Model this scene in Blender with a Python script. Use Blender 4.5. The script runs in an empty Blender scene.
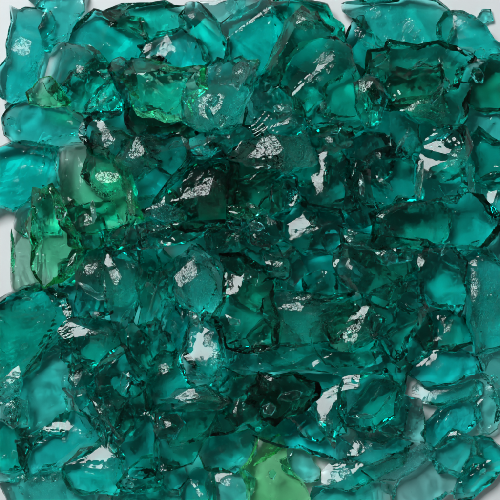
# Pile of broken teal landscape glass on a white surface. 1 photo pixel = 1 mm.
import bpy, bmesh, math, random
import numpy as np
from mathutils import Vector, Matrix, noise
S = 0.001                      # metres per photo pixel
CAM = Vector((0.0, 0.0, 1.35))   # looks straight down
LAMP = Vector((-1.25, 1.65, 2.55))
IOR = 1.37
PILE = 'broken teal glass chunks heaped on the white surface'
BURIED = 'glass chunks buried at the bottom of the heap'

sc = bpy.context.scene
sc.render.engine = 'CYCLES'
sc.cycles.max_bounces = 16
sc.cycles.transmission_bounces = 16
sc.cycles.glossy_bounces = 8
sc.cycles.diffuse_bounces = 3
sc.cycles.volume_bounces = 0
sc.cycles.transparent_max_bounces = 16
sc.cycles.caustics_refractive = True
sc.cycles.caustics_reflective = True
sc.cycles.sample_clamp_indirect = 6.0
sc.cycles.blur_glossy = 0.0
sc.cycles.use_denoising = True
sc.view_settings.view_transform = 'Standard'
sc.view_settings.look = 'None'
sc.view_settings.exposure = 0.0
sc.view_settings.gamma = 1.0

# absorption per metre for red, green, blue
TINT = {'t': (200, 16.5, 21), 'a': (130, 14.0, 18.5), 'g': (75, 8, 27), 'l': (42, 5, 24.0), 'b': (220, 19.5, 23), 'd': (220, 20.5, 25)}
sc.cycles.use_adaptive_sampling = True
sc.cycles.adaptive_threshold = 0.05
sc.cycles.adaptive_min_samples = 16
sc.cycles.time_limit = 820
GROW = 1.12
WORLD=1.35; POWER=108; DENS=1.62
# label | tint | density | layer | thickness px | outline in photo px | crown patch x,y,rx,ry,rot (facet that mirrors the softbox) or - | surface style
DATA = '''
teal chunk in the top left corner with a peeled silvery patch on its face|t|.6|1|30|10,8 24,5 45,8 52,20 50,35 41,42 42,60 38,75 28,92 16,96 2,93 1,66 8,58 9,35|23,50,11,17,10|c
pale aqua block cut by the top edge beside the top left corner chunk|a|.45|0|26|24,-12 88,-12 84,12 72,28 68,40 56,52 42,50 38,30 45,12 30,2|-|s
soft green teal chunk with a rounded top right of the pale aqua block|t|.7|1|32|66,40 75,22 95,12 120,10 138,20 145,38 135,55 120,65 100,60 85,50 70,48|-|s
teal chunk with tiny white sparkles above the small dark green chunk|t|.95|2|28|42,52 60,45 85,47 100,58 110,75 98,92 95,102 75,108 60,97 45,82 38,68|80,70,5,6,0|r
small dark green chunk resting on the edge of the wide pale aqua slab at left|g|1.9|3|20|30,92 38,77 50,76 60,88 68,100 65,106 45,107 33,102|-|c
wide pale aqua slab on the left edge with a milky flat face|a|.62|0|22|2,118 12,104 30,96 45,104 65,107 85,125 91,138 85,146 60,149 20,146 5,135|-|s
small flat turquoise wedge left of the dark narrow sliver|t|.6|1|20|84,112 98,90 110,78 122,98 118,114 100,120|-|s
narrow dark blue sliver standing left of the flat green slab|b|1.7|2|26|110,70 112,60 120,58 132,65 136,85 130,104 120,96|-|c
teal chunk with feathery silver streaks above the sparkling green chunk|t|1.2|2|28|84,120 95,112 120,110 137,104 146,125 132,140 113,160 95,152 82,136|108,141,8,12,-35|r
smooth aqua block along the top edge left of the brown tinged nose|a|.75|1|26|98,10 125,6 165,1 180,8 182,22 170,34 148,44 132,32 110,22|-|s
dark blue teal block with a straight shiny ridge above the flat green slab|b|1.0|2|28|143,46 160,34 182,30 198,38 206,60 196,70 170,70 146,62|172,51,20,3,0|s
flat yellow green slab with clean straight sides near the top left|g|.85|3|24|127,62 145,60 160,64 180,69 203,67 205,85 190,100 188,116 165,118 146,113 136,92 128,78|-|s
chunk topped by a large crackled silver patch with bright aqua rim|a|.7|3|34|184,95 195,72 215,60 240,58 256,64 250,90 238,115 226,131 205,129 190,116|214,108,22,19,-20|c
dark nose shaped chunk with a brownish tip poking up at the top edge|d|.9|2|30|182,20 188,8 200,9 215,22 228,38 228,58 212,68 202,56 195,38 184,29|192,16,4,3,0|c
pale grey aqua strip lying flat along the top edge|a|.38|0|16|176,4 215,1 250,-8 266,3 244,17 222,25 198,14|-|s
broad teal chunk right of the brown tipped nose below the top edge|t|.85|1|34|222,24 245,10 265,2 285,5 290,22 282,46 264,76 245,79 232,62 228,42|268,10,4,5,0|r
blackish green chunk with a white sparkle on its peak near the top edge|d|1.8|3|30|276,44 285,22 300,14 313,18 328,32 324,39 306,45 291,60 280,83 258,88 260,76|303,20,8,4,-30|c
green teal chunk on the top edge behind the blackish peak|t|1.2|1|26|262,2 285,-3 315,2 326,5 340,25 346,44 332,40 318,22 300,16 284,20|-|c
large smooth teal chunk with a domed face right of the blackish peak|t|.9|2|38|288,62 305,47 335,40 349,50 353,75 365,95 371,118 345,129 316,126 300,106 286,86|333,60,3,2,0|s
teal chunk with aqua sparkle on its lower edge left of the smooth domed chunk|t|1.1|2|30|240,96 258,87 280,84 300,104 306,125 290,139 262,136 243,126|288,123,7,3,-20|r
small dark triangular chunk left of the big dark block at upper right|d|1.1|2|24|349,40 355,24 364,20 373,34 377,48 389,50 385,78 366,84 352,72|-|s
long faceted bright teal crystal lying along the top edge at right|a|1.0|3|28|344,4 400,2 420,0 437,2 446,14 445,30 438,45 420,46 392,46 376,32 355,18 345,11|-|c
thick pane with a pale clear flat top at the top right corner|a|.7|1|24|444,12 475,18 486,28 500,44 518,60 500,59 480,56 456,46 440,36|462,24,14,6,-25|s
big dark teal block with a fine seam of bubbles down its middle at upper right|t|1.35|2|38|372,52 395,45 436,45 459,52 471,62 456,73 451,86 430,96 400,103 376,100 366,80|-|s
teal flake with a smooth grey mirror triangle below the small dark triangular chunk|t|1.0|3|24|354,84 379,77 387,98 380,122 366,124 357,106|367,87,10,9,20|s
teal chunk with parallel white scratch lines below the big dark block|t|1.3|3|30|384,104 430,96 455,87 465,88 464,110 456,124 440,128 415,116 395,112|426,108,16,4,-35|r
round dark teal lump on the right edge below the clear topped pane|t|1.2|1|34|469,88 477,68 490,58 514,56 516,95 500,111 478,107 468,97|-|c
flat turquoise piece on the right edge below the round dark lump|a|.6|1|18|452,126 468,112 500,109 516,120 514,142 490,141 474,133|-|s
thin pale clear flake between the clear topped pane and the round dark lump|a|.3|0|12|456,74 470,60 486,60 478,76 466,90 455,90|-|s
blue teal chunk on the left edge above the bare white strip|b|.72|2|30|-14,152 15,147 40,146 55,152 57,185 41,193 15,204 -14,214|-|r
large glittering emerald chunk with a silver corner patch at left|g|.9|3|36|50,182 54,160 75,148 95,150 110,158 126,170 129,190 135,215 130,225 110,228 95,226 76,222 62,206|112,178,17,6,-12|c
dark teal chunk with a fuzzy silver spot under the glittering emerald chunk|d|1.0|2|26|60,208 75,202 95,214 104,230 92,247 70,242 60,224|89,221,8,8,0|c
clear grooved green slab on the left with fine vertical ridges|g|.85|2|28|36,197 52,190 64,212 76,234 80,265 62,279 44,287 32,265 30,228|-|t
thin pale green plate at the left edge behind the grooved green slab|g|.4|0|14|13,212 34,206 42,240 40,270 40,292 14,298 11,260|-|t
turquoise plate filling the gap below the blue teal left edge chunk|a|.6|1|20|18,212 32,196 55,186 66,200 60,232 38,238 16,232|-|s
dark chunk carrying two brushed silver patches right of the glittering emerald chunk|d|1.1|3|32|118,160 125,145 140,141 165,136 181,145 191,156 176,180 150,206 136,211 129,195 123,176|138,151,17,7,20|r
blackish green chunk with fanned white fracture streaks in the upper middle|d|1.5|2|36|189,158 215,154 231,170 230,210 222,222 160,223 140,210 165,190|209,194,4,18,25|r
small green teal piece with slanting pale lines above the fanned fracture streaks|t|1.0|3|20|184,140 205,134 231,141 228,157 205,158 188,156|-|r
dark chunk grooved with level stripes under the brushed silver oval patch|d|1.4|2|32|230,156 250,148 276,163 274,205 247,223 228,216 227,178|-|h
chunk crowned by a brushed silver oval patch above the level striped chunk|t|.9|3|30|230,154 245,142 270,136 300,137 313,150 309,166 285,173 262,166 245,162|276,151,31,13,-5|c
dark rounded chunk with a small white eye shaped glint in the middle right|d|1.15|2|34|284,176 310,164 330,150 351,168 354,205 336,213 310,206 290,197|322,192,8,3,-30|s
pale teal triangular facet chip left of the rounded chunk with the eye shaped glint|t|.7|3|20|270,190 282,176 296,178 298,198 290,208 272,212|-|s
broad teal chunk under the seam block with sparse white flecks|t|1.0|1|34|346,132 372,118 398,112 415,126 418,150 400,158 374,160 352,172 340,152|-|s
rounded emerald teal chunk with a bright vertical rim on its right side|t|.95|2|34|366,166 378,154 397,150 413,163 419,180 417,200 396,208 370,205 358,192|-|r
squared teal chunk with silver feather marks along its top at right|t|1.05|3|34|418,165 422,138 440,126 460,128 469,148 466,184 456,200 440,199 420,200|458,160,8,5,5|r
smooth green teal block on the right edge under the flat turquoise piece|t|.85|1|32|466,142 480,130 500,142 516,148 514,182 492,188 472,180|-|s
pale turquoise block on the right edge between two darker blocks|a|.6|0|24|474,182 500,172 518,186 518,222 497,232 483,214|-|s
wide dark teal boulder right of the middle with tiny white star at left tip|t|1.1|3|38|376,214 400,203 440,199 475,200 493,218 496,236 476,247 440,240 402,251 380,246|382,216,4,4,0|s
large dark striated chunk on the left edge with a curved black outline|d|1.5|3|38|-14,308 10,299 35,292 50,290 62,300 66,324 48,345 38,360 20,376 0,388 -14,392|-|h
plain turquoise wedge right of the curved black outline chunk|t|.62|2|22|44,289 75,268 89,278 97,303 70,320 62,302|-|s
bright flat turquoise slab below the large dark striated chunk at left|a|.72|2|26|20,384 40,358 64,320 72,345 73,375 68,408 60,430 36,436 22,430 14,402|-|s
dark teal chunk with a crosshatched silver band on its top at left of middle|d|1.0|2|30|78,268 88,253 108,250 114,265 112,308 86,321 76,300|92,270,13,6,0|c
upright aqua crystal with an icy bright glinting strip|a|.9|3|30|108,258 122,250 138,262 137,290 132,320 116,325 107,300|117,283,4,14,0|c
teal chunk ringed by a bright aqua arc left of the upright aqua crystal|a|1.0|2|28|62,332 88,316 118,323 127,345 112,360 90,366 75,352|98,337,9,5,10|r
smooth dark rounded lump below the bright arc chunk|t|1.3|3|28|98,368 109,352 128,350 142,373 137,395 116,406 100,392|-|s
narrow teal piece between the bright flat slab and the smooth dark lump|t|1.0|1|26|72,346 94,362 100,386 88,402 78,406 70,380|-|s
oval aqua pebble with a frosted silver patch in the very middle|a|.4|4|32|174,275 180,256 192,246 210,255 221,272 225,290 216,312 201,320 188,306 175,292|190,278,17,20,-35|c
tall dark chunk left of the oval aqua pebble|d|.8|2|32|138,250 160,244 174,268 173,300 162,330 148,342 139,322 136,282|-|t
slim dark shard with brownish upright glints under the oval aqua pebble|d|1.1|3|24|158,298 175,300 190,318 186,342 168,352 156,328|172,326,5,10,5|t
silvery thumb shaped pebble catching the light at lower left of middle|d|.9|4|28|147,385 150,362 162,350 178,359 186,372 196,380 178,394 162,406 149,406|161,372,11,17,-10|c
large plain dark slab right of the oval aqua pebble|t|1.3|2|34|222,260 250,262 270,285 277,320 275,348 246,350 226,342 214,318 225,290|-|s
clear teal wedge with small bright flecks below the oval aqua pebble|t|.7|2|28|178,352 190,330 205,318 220,330 222,360 218,382 200,387 184,374|217,368,4,6,0|c
wide dark chunk above and right of the oval aqua pebble|d|1.0|3|30|186,238 215,224 245,228 270,245 282,272 252,281 226,264 208,250|-|s
chunk sprinkled with bright specks right of the wide dark chunk in the middle|t|1.2|4|24|262,252 280,241 298,250 306,272 292,283 268,276|280,266,7,6,-60|c
low dark wedge with a thin white fracture line right of the speckled chunk|d|1.5|3|22|302,277 322,270 346,279 352,294 336,300 310,297|-|r
wedge shaped chunk with two long swept silver streaks at the centre right|t|1.1|4|30|267,294 300,291 344,295 356,310 350,330 320,341 297,343 276,343 271,320|300,311,24,4,10|h
glittering teal chunk with an aqua lower rim right of the swept silver streaks|a|1.2|3|30|344,302 365,300 380,320 374,338 352,347 332,346 326,326|357,338,14,4,8|c
long smooth slab running below the swept silver streak wedge|t|.9|3|28|222,346 255,342 296,344 330,352 376,348 384,370 346,377 300,368 250,374 225,362|-|s
teal chunk with one bright leaf shaped glint at centre right|t|1.1|4|26|334,252 354,246 376,256 398,276 386,298 362,292 344,280|350,267,4,7,35|s
wide teal chunk filling the space above the leaf shaped glint|d|.9|2|32|342,228 375,236 422,240 418,268 396,282 366,272 346,256|-|r
teal lump with a brilliant white aqua flash at its upper left right of middle|t|.9|4|34|414,258 428,243 452,246 467,262 466,290 458,312 440,306 421,291|421,262,5,6,-30|s
large dark teal mass right of the glittering aqua rimmed chunk|t|1.15|3|36|376,292 398,282 418,286 427,308 416,326 406,350 392,357 374,334 366,308|-|s
dark green chunk with bubbly bright dots above the smooth oval chunk at right|d|1.4|3|28|420,318 444,311 464,318 470,340 452,351 426,347 411,332|448,338,3,3,0|c
curved right edge chunk with a vertical row of white feathery notches|b|.85|3|38|452,260 470,250 490,257 514,275 518,330 492,346 476,351 469,320 466,290|473,300,5,32,-4|c
pale aqua slab cut by the right edge below the feathery notched chunk|a|.42|0|20|478,356 500,346 518,338 518,402 502,388 484,374|-|s
smooth oval teal chunk with a small white glint at right|t|.95|4|26|407,364 424,353 455,344 475,354 479,371 456,383 426,386 410,376|436,364,6,5,-20|s
flat dark slab with a mottled silver end under the smooth oval chunk|t|1.1|3|22|400,392 412,379 440,383 470,380 482,388 472,402 440,404 410,400|459,393,14,5,10|c
pale aqua block cut by the right edge above the feathery notched chunk|a|.5|1|24|484,236 500,226 518,214 518,278 496,262 480,254|-|s
small frosted silver flake on the left edge under the dark striated chunk|t|.8|4|16|-8,384 8,376 16,366 21,378 19,394 6,403 -8,405|9,388,8,9,30|c
small sparkling aqua chunk on the left edge below the frosted silver flake|a|.9|3|22|-6,404 12,394 25,402 27,424 12,426 -6,418|11,408,5,8,-20|c
blackish green chunk at the left edge near the bottom|d|1.5|2|26|-14,420 12,423 25,431 29,446 21,468 5,470 -14,458|-|c
glittering chunk with a vivid aqua flash and silver crusted left end at bottom left|t|.85|3|30|22,442 40,433 57,418 72,412 88,420 100,440 82,455 50,466 30,476 23,461|78,436,8,8,0|c
smooth teal chunk above the vivid aqua flash|t|.8|2|24|67,392 84,388 100,398 112,428 104,442 92,424 84,412 74,406|-|s
speckled teal chunk below the smooth dark rounded lump|d|.8|2|28|92,398 112,386 129,400 132,426 119,442 106,430|102,412,4,6,40|c
dark chunk with a jagged black base at the bottom left|d|1.0|3|30|65,466 80,449 100,444 118,449 120,470 113,491 90,493 72,486|112,470,6,8,-30|c
aqua slab with frosty streaks cut by the bottom edge at left|a|.55|1|22|8,484 25,474 60,469 73,487 102,492 104,514 10,514|40,485,18,5,8|r
thin pale clear flake at the left edge near the bottom left corner|a|.4|0|12|-6,470 14,468 26,474 14,482 -6,482|-|s
broad flat teal slab left of the white lens shaped glint near the bottom|t|.75|1|28|128,384 148,404 157,440 152,470 126,476 110,446 118,415|-|s
dark piece with a thin white lens shaped glint below the silvery thumb shaped pebble|d|1.0|4|22|164,400 178,390 205,386 226,397 232,404 200,410 175,409|196,398,28,4,-3|s
black triangular chunk with tiny bright nicks near the bottom middle|d|1.9|3|28|204,434 224,404 244,394 262,398 257,420 234,430|236,412,5,3,30|c
dark green clear block below the white lens shaped glint|t|1.1|2|32|156,414 195,406 224,404 206,434 192,460 170,468 156,456|-|s
small dark cube with a window like silver facet left of the black triangular chunk|d|1.3|4|20|154,432 160,417 176,415 184,424 174,438 160,440|168,425,7,4,-5|s
crumbly dark knot of tiny facets near the bottom left of middle|d|1.2|4|20|152,464 164,456 180,460 187,478 172,490 156,482|163,470,5,7,0|c
black chunk with pale broken corners just right of the bottom middle|d|2.2|4|30|248,388 262,375 293,375 315,384 317,398 300,412 276,423 260,418 250,402|270,379,9,4,-8|c
emerald teal chunk scored with slanted silver strokes below the black triangular chunk|t|.85|3|26|199,442 224,432 251,430 250,454 234,471 212,469 202,456|228,440,7,10,-40|r
pale crumbly glass fragment cut by the bottom edge left of the pale green chunk|a|.5|1|22|210,472 235,467 254,480 250,512 214,512|230,487,9,6,0|c
teal block cut by the bottom edge left of the pale crumbly fragment|t|.8|1|24|183,486 194,470 211,468 214,512 178,512|200,494,5,6,0|c
smooth aqua slab cut by the bottom edge under the crumbly dark knot|a|.6|0|22|114,492 150,480 182,490 180,514 110,514|-|s
pale yellow green chunk with a chalky clear body at the bottom edge|l|.9|4|34|249,462 262,443 279,440 287,461 301,480 306,498 302,516 262,516 250,490 244,472|-|s
small clear aqua chunk outlined in black right of the pale yellow green chunk|a|.7|4|22|281,460 294,451 310,454 319,469 319,479 308,483 295,476 284,469|-|c
long dark teal slab above the black outlined small chunk|d|.9|3|26|252,426 300,411 325,428 350,452 332,458 300,447 270,441|-|s
dark teal shard with a wavy lower edge and small grey notches near the bottom|d|1.1|4|24|314,474 338,462 372,466 390,454 404,450 398,466 372,481 345,489 325,483|350,480,5,4,40|r
large calm teal block right of the brilliant white stroke near the bottom|t|.95|3|32|344,378 385,371 402,386 392,414 364,430 340,416|-|s
narrow dark column with one brilliant white stroke near the bottom|d|.9|4|26|309,402 322,386 343,382 344,420 334,444 320,428|326,428,3,11,20|s
teal chunk with wiry silver strokes left of the pale turquoise triangle|t|1.0|3|26|356,436 378,426 400,430 408,444 400,456 376,464 350,458|375,456,14,4,-30|r
bright aqua slab with frosty streaks cut by the bottom edge right of middle|a|.6|1|20|314,488 345,490 388,482 392,514 312,514|-|r
clear pale turquoise triangle of glass at lower right|a|.62|2|20|372,418 396,394 419,402 424,430 423,442 390,436|-|s
teal plate with diagonal brushed stripes at lower right|t|.95|4|24|423,430 440,411 476,397 478,420 461,435 442,447 428,440|-|t
long silvery plate slanting above the bottom edge at right|t|.7|4|18|366,470 395,456 425,443 434,452 420,466 395,479 376,481|400,461,26,6,20|r
clear teal chunk with an icy aqua peak below the diagonal striped plate|a|.8|3|30|428,452 452,430 475,440 482,460 462,476 440,472|466,434,5,7,-20|c
dark ribbed chunk with a serrated edge at the bottom right corner|b|1.0|3|28|474,441 490,440 502,453 506,466 491,481 473,497 456,496 464,470|-|h
pale aqua clear chunk by the bottom edge left of the dark ribbed chunk|a|.42|2|22|398,490 410,470 430,462 455,474 459,492 430,502 400,502|-|s
upright light aqua piece right of the diagonal striped plate|a|.5|2|24|470,400 477,370 490,384 498,400 496,426 480,434 474,414|-|s
tiny aqua chip on the right edge beside the upright light aqua piece|a|.8|1|12|490,396 503,386 514,390 514,404 500,406|-|c
domed dark chunk in the middle right of the level striped chunk|d|1.0|3|30|272,218 298,206 334,213 352,232 338,254 306,252 284,240|317,230,3,5,20|s
long dark ledge running left from the middle under the crumbs of silver|d|1.1|3|24|124,228 160,223 220,221 236,224 210,232 182,242 140,248 126,243|-|h
small dark chunk with two pale specks just above the centre|d|1.1|4|20|242,226 264,214 282,222 284,238 268,248 250,244|256,235,4,4,0|c
dark teal chunk left of the black chunk with pale broken corners|t|1.3|3|26|220,372 246,372 262,378 250,396 226,402 212,388|-|s
small smooth piece under the right end of the long smooth slab|t|1.0|2|22|296,372 330,374 346,378 340,388 318,390 300,382|-|s
dark piece between the large dark mass and the smooth oval chunk|d|1.1|2|24|380,354 404,350 410,366 402,392 386,374|-|s
smooth teal piece between the upright aqua crystal and the silvery thumb pebble|t|1.0|2|26|130,322 148,340 152,362 138,374 126,350|-|s
dark blue green block under the flat yellow green slab|b|1.2|1|30|124,100 145,112 188,116 192,136 165,140 140,144 126,126|-|s
dark teal piece with pale blots below the large crackled silver patch|d|1.0|2|24|204,130 240,124 262,134 246,146 230,144 208,140|228,137,4,4,0|c
teal chunk with faint scratches between the silver oval patch and the broad teal chunk|t|1.1|1|30|300,128 318,122 350,128 352,148 330,154 312,150|330,140,6,2,-40|r
smooth dark teal chunk right of the fuzzy silver spot chunk|d|.8|2|28|100,232 130,226 140,244 138,262 114,256|-|s
green teal chunk under the green grooved slab and the plain turquoise wedge|t|.9|1|24|60,262 76,246 92,248 84,268 78,282 60,286|-|s
teal chunk tucked left of the sparkle seam between the broad chunk and the squared chunk|t|1.0|2|30|340,168 352,160 370,166 372,200 380,212 362,224 346,206|-|r
teal piece with a dotted pale edge under the small dark cube|t|1.1|3|22|128,470 150,458 162,476 160,490 130,492 118,484|-|c
slim bright mint sliver along the right rim of the glittering emerald chunk|g|.5|5|8|127,186 131,184 134,200 135,214 130,216 127,200|130,201,2,10,5|c
crumbly strip of silver specks left of the foot of the fanned fracture streaks|d|.9|5|9|140,208 152,204 172,206 188,214 186,221 168,222 150,216 142,218|162,212,16,4,8|c
icy aqua crumb touching the upper right rim of the crackled silver patch|a|.5|5|12|233,66 242,60 250,66 246,78 238,90 232,84|240,72,4,7,-20|c
tiny pale turquoise chip shaped like a tear below the glittering emerald chunk|a|.35|4|8|56,206 63,207 67,213 62,220 56,218|-|s
slim vertical mint edged sliver between the rounded emerald teal chunk and squared chunk|g|.5|5|8|419,158 424,160 423,178 420,197 414,192 417,176|420,176,1.5,12,3|s
short upright mint sliver on the right side of the squared chunk|g|.6|4|8|469,164 474,166 474,184 469,192 466,186|-|s
thin silver edged sliver lying above the leaf shaped glint|t|.6|5|7|342,234 352,238 364,243 374,250 360,251 350,246|354,243,7,2,-30|r
crumb flecked with silver to the right of the leaf shaped glint|d|.9|5|9|372,254 384,250 398,254 398,262 386,266 374,263|389,257,8,3,5|c
thin white crescent sliver on the lower half of the crosshatched silver band chunk|t|.5|4|6|82,284 92,289 104,296 110,299 98,300 86,293|95,293,10,1.5,-30|s
short bright bar shaped chip just above the bright arc chunk|t|.6|4|6|89,311 98,311 105,313 104,319 92,318|97,314,6,1.8,-4|s
wispy white tipped sliver on the large plain dark slab|t|.6|4|6|226,315 232,317 240,320 240,325 230,324|234,320,4,1.5,-20|s
small pale crumb just under the oval aqua pebble|a|.5|5|7|189,311 195,313 200,320 197,327 190,322|195,318,3,4,-30|c
pale slanting sliver right of the vivid aqua flash|t|.45|3|7|92,418 96,418 104,436 101,441 96,432|-|s
tiny bright nugget like crumb between the teal scored chunk and the black triangular chunk|t|.6|5|7|262,406 270,403 276,408 272,415 264,413|268,408,3,2,0|c
ragged bubbly crumb on the tip of the small dark cube|d|1.0|5|7|154,424 160,421 163,428 158,434 153,431|157,426,2,3,0|c
small speckled chip at the right end of the long dark ledge|d|.8|5|8|226,222 238,219 246,223 242,231 230,230|-|c
narrow green shard with a pale edge above the long dark ledge at its right end|g|.9|4|9|228,206 250,204 262,210 258,217 240,218 230,214|-|h
thin dark shard across the gap between the wide dark boulder and brilliant flash lump|d|.9|5|9|384,252 402,246 414,250 412,260 398,264 386,260|-|r
'''

def px2w(x, y, z=0.0):
    """photo pixel -> world point at height z (metres) seen there by the camera"""
    k = (CAM.z - z) / CAM.z
    return Vector(((x - 250) * S * k, (250 - y) * S * k, z))

def mirror_normal(p):
    return ((CAM - p).normalized() + (LAMP - p).normalized()).normalized()

# ---------- materials ----------
def glass_material(name, tint, dens, style, rnd, patch=None):
    m = bpy.data.materials.new(name); m.use_nodes = True
    nt = m.node_tree; N = nt.nodes; L = nt.links; N.clear()
    out = N.new('ShaderNodeOutputMaterial')
    gl = N.new('ShaderNodeBsdfGlass'); gl.inputs['IOR'].default_value = IOR
    gl.inputs['Roughness'].default_value = 0.0
    ab = N.new('ShaderNodeVolumeAbsorption')
    v = rnd.uniform(.85, 1.2)
    s = [c * dens * v * DENS for c in TINT[tint]]
    s[2] *= rnd.uniform(.9, 1.07)
    D = max(s) * 1.001
    ab.inputs['Color'].default_value = (1 - s[0] / D, 1 - s[1] / D, 1 - s[2] / D, 1)
    ab.inputs['Density'].default_value = D
    L.new(ab.outputs[0], out.inputs['Volume'])
    tc = N.new('ShaderNodeTexCoord')
    mp = N.new('ShaderNodeMapping')
    rot = (rnd.uniform(0, 6), rnd.uniform(0, 6), rnd.uniform(0, 6))
    mp.inputs['Rotation'].default_value = rot
    mp.inputs['Location'].default_value = (rnd.uniform(-5, 5), rnd.uniform(-5, 5), rnd.uniform(-5, 5))
    L.new(tc.outputs['Object'], mp.inputs['Vector'])

    def bump(height, strength, dist, prev=None):
        b = N.new('ShaderNodeBump'); b.inputs['Strength'].default_value = strength
        b.inputs['Distance'].default_value = dist
        L.new(height, b.inputs['Height'])
        if prev: L.new(prev, b.inputs['Normal'])
        return b.outputs[0]

    def tex(scale, detail=2.0, rough=.5, dist=0.0, vec=None):
        t = N.new('ShaderNodeTexNoise'); t.inputs['Scale'].default_value = scale
        t.inputs['Detail'].default_value = detail; t.inputs['Roughness'].default_value = rough
        t.inputs['Distortion'].default_value = dist
        L.new(vec or mp.outputs[0], t.inputs['Vector'])
        return t.outputs['Fac']

    def masked(h, mk, lo, hi):
        r = N.new('ShaderNodeMapRange'); r.inputs['From Min'].default_value = lo; r.inputs['From Max'].default_value = hi
        L.new(mk, r.inputs['Value'])
        mu = N.new('ShaderNodeMath'); mu.operation = 'MULTIPLY'
        L.new(h, mu.inputs[0]); L.new(r.outputs[0], mu.inputs[1])
        return mu.outputs[0]
    # broad undulation
    n = bump(tex(55, 2.0, .5), 1.0, .0007)
    # conchoidal rings / striae
    mask = tex(38, 1.0)
    if style in 'rths':
        w = N.new('ShaderNodeTexWave')
        w.wave_type = 'RINGS' if style in 'rs' else 'BANDS'
        m2 = N.new('ShaderNodeMapping')
        if style in 'rs':
            m2.inputs['Location'].default_value = (rnd.uniform(-.04, .04), rnd.uniform(-.04, .04), rnd.uniform(-.02, .02))
            w.rings_direction = 'SPHERICAL'
        else:
            w.bands_direction = 'X'
            m2.inputs['Rotation'].default_value = (0, rnd.uniform(-.3, .3), (0 if style == 't' else math.pi / 2) + rnd.uniform(-.35, .35))
        L.new(tc.outputs['Object'], m2.inputs['Vector']); L.new(m2.outputs[0], w.inputs['Vector'])
        w.inputs['Scale'].default_value = rnd.uniform(38, 60) if style != 's' else rnd.uniform(13, 24)
        w.inputs['Distortion'].default_value = 5.0
        w.inputs['Detail'].default_value = 3.0
        w.inputs['Detail Scale'].default_value = 1.3
        n = bump(masked(w.outputs['Fac'], mask, .42, .58), 1.0, {'r': .00032, 's': .00055}.get(style, .0005), n)
    if style in 'sc':
        m3 = N.new('ShaderNodeMapping'); m3.inputs['Scale'].default_value = (1, 5, 1)
        m3.inputs['Rotation'].default_value = rot
        L.new(tc.outputs['Object'], m3.inputs['Vector'])
        n = bump(masked(tex(70, 3.0, .55, .6, m3.outputs[0]), mask, .46, .6), 1.0, .00022, n)
    # chipped crust: worm-like crackle in patches
    if patch:
        sb = N.new('ShaderNodeVectorMath'); sb.operation = 'DISTANCE'
        L.new(tc.outputs['Object'], sb.inputs[0]); sb.inputs[1].default_value = patch[0]
        r = patch[1]
        far = N.new('ShaderNodeMapRange')
        far.inputs['From Min'].default_value = r * 1.9; far.inputs['From Max'].default_value = r * 1.4
        L.new(sb.outputs['Value'], far.inputs['Value'])
        amp = {'c': .00075, 'r': .00045, 'h': .0003, 't': .0003}.get(style, .0001)
        mu = N.new('ShaderNodeMath'); mu.operation = 'MULTIPLY'
        # worm-like etched veins on the mirror facet
        ab1 = N.new('ShaderNodeMath'); ab1.operation = 'SUBTRACT'; ab1.inputs[1].default_value = .5
        ab2 = N.new('ShaderNodeMath'); ab2.operation = 'ABSOLUTE'
        L.new(tex(rnd.uniform(230, 330), 1.0, .5, 1.2), ab1.inputs[0]); L.new(ab1.outputs[0], ab2.inputs[0])
        vr = N.new('ShaderNodeMapRange'); vr.interpolation_type = 'SMOOTHSTEP'
        vr.inputs['From Min'].default_value = .0; vr.inputs['From Max'].default_value = .06
        L.new(ab2.outputs[0], vr.inputs['Value'])
        L.new(vr.outputs[0], mu.inputs[0]); L.new(far.outputs[0], mu.inputs[1])
        n = bump(mu.outputs[0], 1.0, amp * VEIN, n)
    # fine dust of pits
    # small crumbly spots that glitter
    n = bump(masked(tex(330, 1.0, .5, .8), tex(75, 2.5, .6, .5), .59 if style == 'c' else .63, .66), 1.0, .0005, n)
    n = bump(masked(tex(230, 2.0, .5, 2.0), tex(42, 1.5), .60 if style == 'c' else .64, .67), 1.0, .0005, n)
    L.new(n, gl.inputs['Normal'])
    L.new(gl.outputs[0], out.inputs['Surface'])
    return m

VEIN = .7
# ---------- one chunk ----------
HM = np.zeros((560, 560))      # height map of the pile in px, offset 30

def raster(poly):
    ys, xs = np.mgrid[0:560, 0:560]
    X = xs - 30 + .5; Y = ys - 30 + .5
    ins = np.zeros(X.shape, bool)
    n = len(poly)
    for i in range(n):
        x1, y1 = poly[i]; x2, y2 = poly[(i + 1) % n]
        if y1 == y2: continue
        c = ((y1 > Y) != (y2 > Y)) & (X < (x2 - x1) * (Y - y1) / (y2 - y1) + x1)
        ins ^= c
    return ins, X, Y

def rmean0(poly):
    a = sum(poly[i - 1][0] * poly[i][1] - poly[i][0] * poly[i - 1][1] for i in range(len(poly)))
    return math.sqrt(abs(a) / 2 / math.pi)

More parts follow.
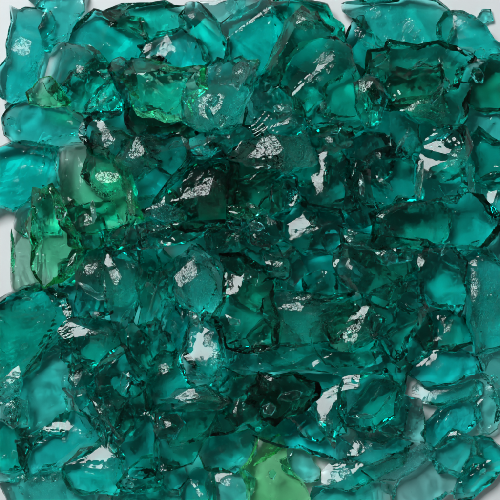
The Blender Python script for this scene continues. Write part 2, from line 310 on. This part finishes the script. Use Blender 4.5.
def chunk(name, label, tint, dens, h, poly, crown, style, seed, group, rest=50, GROW=1.1):
    rnd = random.Random(seed)
    h *= .78 if rmean0(poly) > 11 else 1
    if rmean0(poly) > 12:
        jag = []
        for i_, (x1, y1) in enumerate(poly):
            x2, y2 = poly[(i_ + 1) % len(poly)]
            jag.append((x1, y1))
            if math.hypot(x2 - x1, y2 - y1) > 13:
                t_ = rnd.uniform(.3, .7); o_ = rnd.uniform(-.13, .10)
                jag.append((x1 + (x2 - x1) * t_ + (y2 - y1) * o_, y1 + (y2 - y1) * t_ - (x2 - x1) * o_))
        poly = jag
    n = len(poly)
    cx = sum(p[0] for p in poly) / n; cy = sum(p[1] for p in poly) / n
    poly = [(cx + (x - cx) * g_, cy + (y - cy) * g_) for x, y in poly for g_ in (GROW * (rnd.uniform(.93, 1.1) if GROW > 1.05 else 1),)]
    MN = mirror_normal(px2w(cx, cy, .05))
    ins, X, Y = raster([(cx + (x - cx) * .8, cy + (y - cy) * .8) for x, y in poly])
    base = float(np.percentile(HM[ins], rest)) if ins.any() else 0.0
    base = max(base, 0.0) + .15
    zg = h * rnd.uniform(.48, .64)
    # outline to world at girdle height, relative to origin at base
    zw = (base + zg) * S
    org = px2w(cx, cy, base * S)
    ring = [px2w(x, y, zw) for x, y in poly]
    R = [Vector(((p.x - org.x) / S, (p.y - org.y) / S)) for p in ring]
    bm = bmesh.new()
    bot = []; gir = []; top = []
    bs = rnd.uniform(.72, .92)
    for v in R:
        j = rnd.uniform(-.06, .06)
        bot.append(bm.verts.new((v.x * (bs + j), v.y * (bs + j), 0)))
        gir.append(bm.verts.new((v.x, v.y, zg + rnd.uniform(-.28, .22) * h)))
        top.append(bm.verts.new((v.x * .88, v.y * .88, h * 1.02)))
    fid = 0
    def nf(vs):
        nonlocal fid
        f = bm.faces.new(vs); f.material_index = fid; fid += 1
    m = len(R)
    area = sum(R[i].x * R[(i + 1) % m].y - R[(i + 1) % m].x * R[i].y for i in range(m))
    for i in range(m):
        k = (i + 1) % m
        nf((bot[i], bot[k], gir[k], gir[i])); nf((gir[i], gir[k], top[k], top[i]))
    nf(tuple(reversed(bot))); nf(tuple(top))
    bmesh.ops.recalc_face_normals(bm, faces=bm.faces[:])
    def cut(co, no):
        nonlocal fid
        geom = bm.verts[:] + bm.edges[:] + bm.faces[:]
        bmesh.ops.bisect_plane(bm, geom=geom, dist=1e-4, plane_co=co, plane_no=no, clear_outer=True)
        be = [e for e in bm.edges if e.is_boundary]
        if be:
            r = bmesh.ops.holes_fill(bm, edges=be, sides=0)
            for f in r['faces']: f.material_index = fid
            fid += 1
    rmean = math.sqrt(abs(area) / 2 / math.pi)
    if crown:
        gx, gy, rx, ry, rot = crown
        gp = px2w(gx, gy, (base + h) * S)
        c = Vector(((gp.x - org.x) / S, (gp.y - org.y) / S, h * .97))
        nn = mirror_normal(gp)
        a0 = math.radians(rot)
    else:
        a = rnd.uniform(0, 6.28)
        c = Vector((math.cos(a) * rmean * .22, math.sin(a) * rmean * .22, h * .93))
        t = math.radians(rnd.uniform(3, 13)); b = rnd.uniform(0, 6.28)
        nn = Vector((math.sin(t) * math.cos(b), math.sin(t) * math.sin(b), math.cos(t)))
        a0 = rnd.uniform(0, 3.14)
        kind = rnd.choice(('ridge', 'ridge', 'point', 'plate'))
        if kind == 'ridge': rx = rmean * rnd.uniform(.5, .85); ry = rmean * rnd.uniform(.02, .12)
        elif kind == 'point': rx = rmean * .08; ry = rmean * .06; c.x *= 1.9; c.y *= 1.9
        else: rx = rmean * rnd.uniform(.7, .95); ry = rmean * rnd.uniform(.5, .8)
    if not crown and nn.angle(MN) < math.radians(13):
        nn = Vector((-nn.x, -nn.y, nn.z))
    cut(c, nn)
    K = rnd.choice((5, 6)) if crown else rnd.choice((3, 4, 4, 5))
    if crown: rx *= .72; ry *= .72
    off = rnd.uniform(0, 6.28)
    for q in range(K):
        th = off + 6.283 * (q + rnd.uniform(-.25, .25)) / K
        d = Vector((math.cos(th), math.sin(th)))
        # support distance of the crown ellipse in direction d
        u = Vector((math.cos(a0), math.sin(a0)))
        du = d.dot(u); dv = d.dot(Vector((-u.y, u.x)))
        sup = math.sqrt((rx * du) ** 2 + (ry * dv) ** 2)
        ext = max(v.x * d.x + v.y * d.y for v in R) - (c.x * d.x + c.y * d.y)
        run = max(ext - sup, 2.0)
        p = Vector((c.x + d.x * sup, c.y + d.y * sup, 0))
        p.z = c.z - (nn.x * d.x * sup + nn.y * d.y * sup) / nn.z
        zend = zg + rnd.uniform(-.12, .12) * h
        slope = math.atan2(max(p.z - zend, 1.0), run * rnd.uniform(.85, 1.25))
        no = Vector((d.x * math.sin(slope), d.y * math.sin(slope), math.cos(slope)))
        if no.angle(MN) < math.radians(13) and (crown or rnd.random() < .93):
            slope += math.radians(15)
            no = Vector((d.x * math.sin(slope), d.y * math.sin(slope), math.cos(slope)))
        cut(p, no)
    # a couple of extra chips off the upper shoulder
    for q in range(rnd.choice((2, 3, 4))):
        th = rnd.uniform(0, 6.28); d = Vector((math.cos(th), math.sin(th)))
        ext = max(v.x * d.x + v.y * d.y for v in R)
        sl = math.radians(rnd.uniform(35, 65))
        if crown and (c.x * d.x + c.y * d.y) > ext * .35: continue
        if Vector((d.x * math.sin(sl), d.y * math.sin(sl), math.cos(sl))).angle(MN) < math.radians(12): continue
        cut(Vector((d.x * ext * .8, d.y * ext * .8, zg + rnd.uniform(.15, .42) * h)), Vector((d.x * math.sin(sl), d.y * math.sin(sl), math.cos(sl))))
    for q in range(4):
        th = rnd.uniform(0, 6.28); d = Vector((math.cos(th), math.sin(th)))
        ext = max(v.x * d.x + v.y * d.y for v in R)
        sl = math.radians(rnd.uniform(12, 32))
        e2 = rnd.uniform(.34, .72)
        cut(Vector((d.x * ext * e2, d.y * ext * e2, 0)), Vector((d.x * math.sin(sl), d.y * math.sin(sl), -math.cos(sl))))
    bmesh.ops.remove_doubles(bm, verts=bm.verts[:], dist=.25)
    bmesh.ops.dissolve_degenerate(bm, edges=bm.edges[:], dist=.2)
    bmesh.ops.triangulate(bm, faces=bm.faces[:])
    TL = 3.4 if rmean > 11 else 2.2
    for it in range(6):
        le = [e for e in bm.edges if e.calc_length() > TL]
        if not le: break
        bmesh.ops.subdivide_edges(bm, edges=le, cuts=1, use_grid_fill=False)
        bmesh.ops.triangulate(bm, faces=[f for f in bm.faces if len(f.verts) > 3])
    bmesh.ops.recalc_face_normals(bm, faces=bm.faces[:])
    # per-facet shell curvature + chipped edges
    bm.verts.ensure_lookup_table(); bm.verts.index_update()
    nv = len(bm.verts)
    P = np.array([v.co[:] for v in bm.verts])
    edgev = np.zeros(nv, bool)
    vf = {}
    fn = {}
    for f in bm.faces:
        i = f.material_index
        fn[i] = fn.get(i, Vector((0, 0, 0))) + f.normal * f.calc_area()
        s_ = vf.setdefault(i, set())
        for v in f.verts: s_.add(v.index)
    for e in bm.edges:
        lf = e.link_faces
        if len(lf) == 2 and lf[0].material_index != lf[1].material_index:
            edgev[e.verts[0].index] = edgev[e.verts[1].index] = True
    D = np.zeros((nv, 3))
    so = Vector((seed * 7.13 % 97, seed * 3.77 % 89, seed * 1.31 % 83))
    for i, vs in vf.items():
        vs = np.array(sorted(vs)); inner = vs[~edgev[vs]]; edge = vs[edgev[vs]]
        if len(inner) == 0 or len(edge) == 0: continue
        nrm = fn[i].normalized()
        d = np.sqrt(((P[inner][:, None] - P[edge][None]) ** 2).sum(-1)).min(1)
        R_ = d.max() + 1e-6
        is_c = nrm.z > .93
        A = R_ * (rnd.uniform(-.02, .03) if is_c and crown else rnd.choice((-.02, -.14, -.08, .03, .1)) * rnd.uniform(.6, 1.2))
        w = 1 - (1 - np.clip(d / R_, 0, 1)) ** 2
        if not (is_c and crown):
            A2 = rnd.uniform(.05, .3)
            rip = np.array([noise.noise(Vector(P[k]) * .09 + so) for k in inner])
        else:
            A2 = .25
            rip = np.array([noise.noise(Vector(P[k]) * .12 + so) for k in inner])
        D[inner] = (A * w + A2 * rip * np.clip(d / 4, 0, 1))[:, None] * np.array(nrm[:])[None]
    for k in np.nonzero(edgev)[0]:
        co = Vector(P[k])
        q = noise.noise(co * .35 + so); q2 = noise.noise(co * .11 + so * 1.7)
        r = co - Vector((0, 0, h * .45)); r.normalize()
        D[k] = np.array((r * (-1.2 * max(0, q) + .55 * q2))[:])
    P2 = (P + D)
    P2[:, 2] = np.maximum(P2[:, 2], 0.0)
    for v, c3 in zip(bm.verts, P2): v.co = Vector(c3) * S
    sharp = [len(e.link_faces) == 2 and e.link_faces[0].material_index != e.link_faces[1].material_index for e in bm.edges]
    for f in bm.faces: f.smooth = True; f.material_index = 0
    for e, s_ in zip(bm.edges, sharp): e.smooth = not s_
    me = bpy.data.meshes.new(name); bm.to_mesh(me); bm.free()
    me.materials.append(glass_material('glass', tint, dens, style, rnd, ((c.x * S, c.y * S, c.z * S), max(rx, ry) * S) if crown else None))
    o = bpy.data.objects.new(name, me); bpy.context.collection.objects.link(o)
    o.location = org
    o['label'] = label; o['category'] = 'glass chunk'; o['group'] = group
    # update height map: crude dome
    insF, _, _ = raster(poly)
    dist = np.sqrt((X - cx) ** 2 + (Y - cy) ** 2)
    surf = base + h * np.clip(1.05 - .35 * (dist / max(rmean, 1)) ** 2, .45, .95)
    HM[insF] = np.maximum(HM[insF], surf[insF])
    return o

rows = []
for i, ln in enumerate(l for l in DATA.strip().split('\n') if l.strip()):
    lab, tint, dens, lay, h, pts, cr, st = ln.split('|')
    poly = [tuple(float(q) for q in p.split(',')) for p in pts.split()]
    crown = None if cr == '-' else tuple(float(q) for q in cr.split(','))
    rows.append((int(lay), i, lab, tint, float(dens), float(h), poly, crown, st))
rows.sort(key=lambda r: (r[0], r[1]))

# buried chunks first
rb = random.Random(5)
bi = 0
for gy in range(6):
    for gx in range(6):
        x = 90 + gx * 64 + (32 if gy % 2 else 0) + rb.uniform(-8, 8); y = 88 + gy * 64 + rb.uniform(-8, 8)
        if x > 440: continue
        k = 8; a = rb.uniform(0, 6)
        poly = [(x + math.cos(a + q * .785) * rb.uniform(22, 38), y + math.sin(a + q * .785) * rb.uniform(20, 34)) for q in range(k)]
        chunk('glass_chunk', 'dark teal glass chunk buried at the bottom of the heap, glimpsed through the glass above', 't', .37, rb.uniform(24, 32), poly, None, 's', 900 + bi, BURIED, 50)
        bi += 1
for lay, i, lab, tint, dens, h, poly, crown, st in rows:
    flat = {'plate', 'flake', 'slab', 'pane', 'strip'}
    words = set(lab.split()[:6])
    nm = 'glass_flake' if 'flake' in words else 'glass_plate' if 'slab' in words or 'plate' in words else 'glass_shard' if ('shard' in words or 'sliver' in words) else 'glass_crumb' if ('crumb' in words or 'chip' in words) else 'glass_chunk'
    ax = sum(p[0] for p in poly) / len(poly); ay = sum(p[1] for p in poly) / len(poly)
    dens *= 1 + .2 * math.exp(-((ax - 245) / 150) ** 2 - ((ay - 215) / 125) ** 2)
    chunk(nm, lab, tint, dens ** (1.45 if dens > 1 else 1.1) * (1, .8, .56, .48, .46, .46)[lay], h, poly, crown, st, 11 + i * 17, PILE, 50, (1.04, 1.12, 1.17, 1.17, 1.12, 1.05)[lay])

# splinters lodged between the chunks
rs = random.Random(77)
for k in range(46):
    x = rs.uniform(45, 470); y = rs.uniform(45, 470); a = rs.uniform(0, 3.14)
    l = rs.uniform(7, 15); w_ = rs.uniform(2.6, 5.5)
    ca, sa = math.cos(a), math.sin(a)
    pts = [(-l, rs.uniform(-.3, .3) * w_), (-l * rs.uniform(.2, .6), -w_), (l * rs.uniform(.2, .7), -w_ * rs.uniform(.5, 1)), (l, rs.uniform(-.4, .4) * w_), (l * rs.uniform(0, .5), w_), (-l * rs.uniform(.3, .7), w_ * rs.uniform(.4, 1))]
    poly = [(x + px * ca + py * sa, y + px * sa - py * ca) for px, py in pts]
    cr = (x + rs.uniform(-2, 2), y + rs.uniform(-2, 2), l * .55, w_ * .3, -math.degrees(a)) if k % 5 == 0 else None
    chunk('glass_splinter', 'small teal glass splinter lodged in a crevice between larger chunks', rs.choice('ttda'), rs.uniform(.35, .7), rs.uniform(5, 9), poly, cr, rs.choice('csr'), 3000 + k * 7, 'glass splinters lodged between the larger chunks', 35, 1.0)
for k in range(28):
    t_ = rs.uniform(-14, 514); side = k % 4; o_ = rs.uniform(4, 26)
    x, y = ((t_, o_), (o_ + 3, t_), (t_, 500 - o_), (500 - o_, t_))[side]
    q_ = rs.choice((5, 6)); a = rs.uniform(0, 6); r_ = rs.uniform(4, 9); el = rs.uniform(.45, .9)
    pts = [(math.cos(6.283 * i / q_) * r_ * rs.uniform(.8, 1.25), math.sin(6.283 * i / q_) * r_ * el * rs.uniform(.8, 1.25)) for i in range(q_)]
    poly = [(x + px * math.cos(a) - py * math.sin(a), y + px * math.sin(a) + py * math.cos(a)) for px, py in pts]
    chunk('glass_crumb', 'small pale teal glass crumb among the outer chunks near the edge of the picture', rs.choice('taa'), rs.uniform(.5, 1.0), rs.uniform(5, 9), poly, None, rs.choice('cr'), 5000 + k * 7, 'small glass crumbs among the outer chunks', 30, 1.0)
# ---------- white surface ----------
me = bpy.data.meshes.new('ground'); e = 4.0
me.from_pydata([(-e, -e, 0), (e, -e, 0), (e, e, 0), (-e, e, 0)], [], [(0, 1, 2, 3)])
g = bpy.data.objects.new('ground', me); bpy.context.collection.objects.link(g)
g['kind'] = 'structure'
m = bpy.data.materials.new('white_surface'); m.use_nodes = True
b = m.node_tree.nodes['Principled BSDF']
b.inputs['Roughness'].default_value = .55
b.inputs['Specular IOR Level'].default_value = .25
nz = m.node_tree.nodes.new('ShaderNodeTexNoise'); nz.inputs['Scale'].default_value = 9; nz.inputs['Detail'].default_value = 6
cr = m.node_tree.nodes.new('ShaderNodeValToRGB')
cr.color_ramp.elements[0].color = (.74, .74, .745, 1); cr.color_ramp.elements[1].color = (.80, .80, .80, 1)
tc = m.node_tree.nodes.new('ShaderNodeTexCoord')
m.node_tree.links.new(tc.outputs['Object'], nz.inputs['Vector'])
m.node_tree.links.new(nz.outputs['Fac'], cr.inputs[0]); m.node_tree.links.new(cr.outputs[0], b.inputs['Base Color'])
me.materials.append(m)

# ---------- light ----------
w = bpy.data.worlds.new('World'); sc.world = w; w.use_nodes = True
w.node_tree.nodes['Background'].inputs[0].default_value = (.93, .98, 1, 1)
wn = w.node_tree.nodes; wl = w.node_tree.links
wt = wn.new('ShaderNodeTexCoord'); ws = wn.new('ShaderNodeSeparateXYZ'); wr = wn.new('ShaderNodeValToRGB')
wl.new(wt.outputs['Generated'], ws.inputs[0]); wl.new(ws.outputs['Z'], wr.inputs[0])
els = wr.color_ramp.elements
for k, (pos, v) in enumerate(((0, .6), (.22, .5), (.42, .12), (1, .04))):
    e_ = els[k] if k < 2 else els.new(pos)
    e_.position = pos; e_.color = (v * .93, v * .98, v, 1)
wl.new(wr.outputs[0], wn['Background'].inputs[0])
wn['Background'].inputs[1].default_value = WORLD
def softbox(loc, size, power):
    l = bpy.data.lights.new('softbox', 'AREA'); l.shape = 'RECTANGLE'; l.size, l.size_y = size; l.energy = power
    o = bpy.data.objects.new('softbox', l); bpy.context.collection.objects.link(o)
    o.location = loc; o.rotation_euler = (-Vector(loc)).to_track_quat('-Z', 'Y').to_euler()
    return o
softbox(LAMP, (1.3, 1.3), POWER).data.color = (.93, .98, 1)
# ---------- camera ----------
c = bpy.data.cameras.new('camera'); co = bpy.data.objects.new('camera', c); bpy.context.collection.objects.link(co)
co.location = CAM; c.sensor_width = 36; c.lens = 36 * CAM.z / .5; c.clip_end = 50; c.clip_start = .01
c.dof.use_dof = True; c.dof.focus_distance = CAM.z - .075; c.dof.aperture_fstop = 18
sc.camera = co
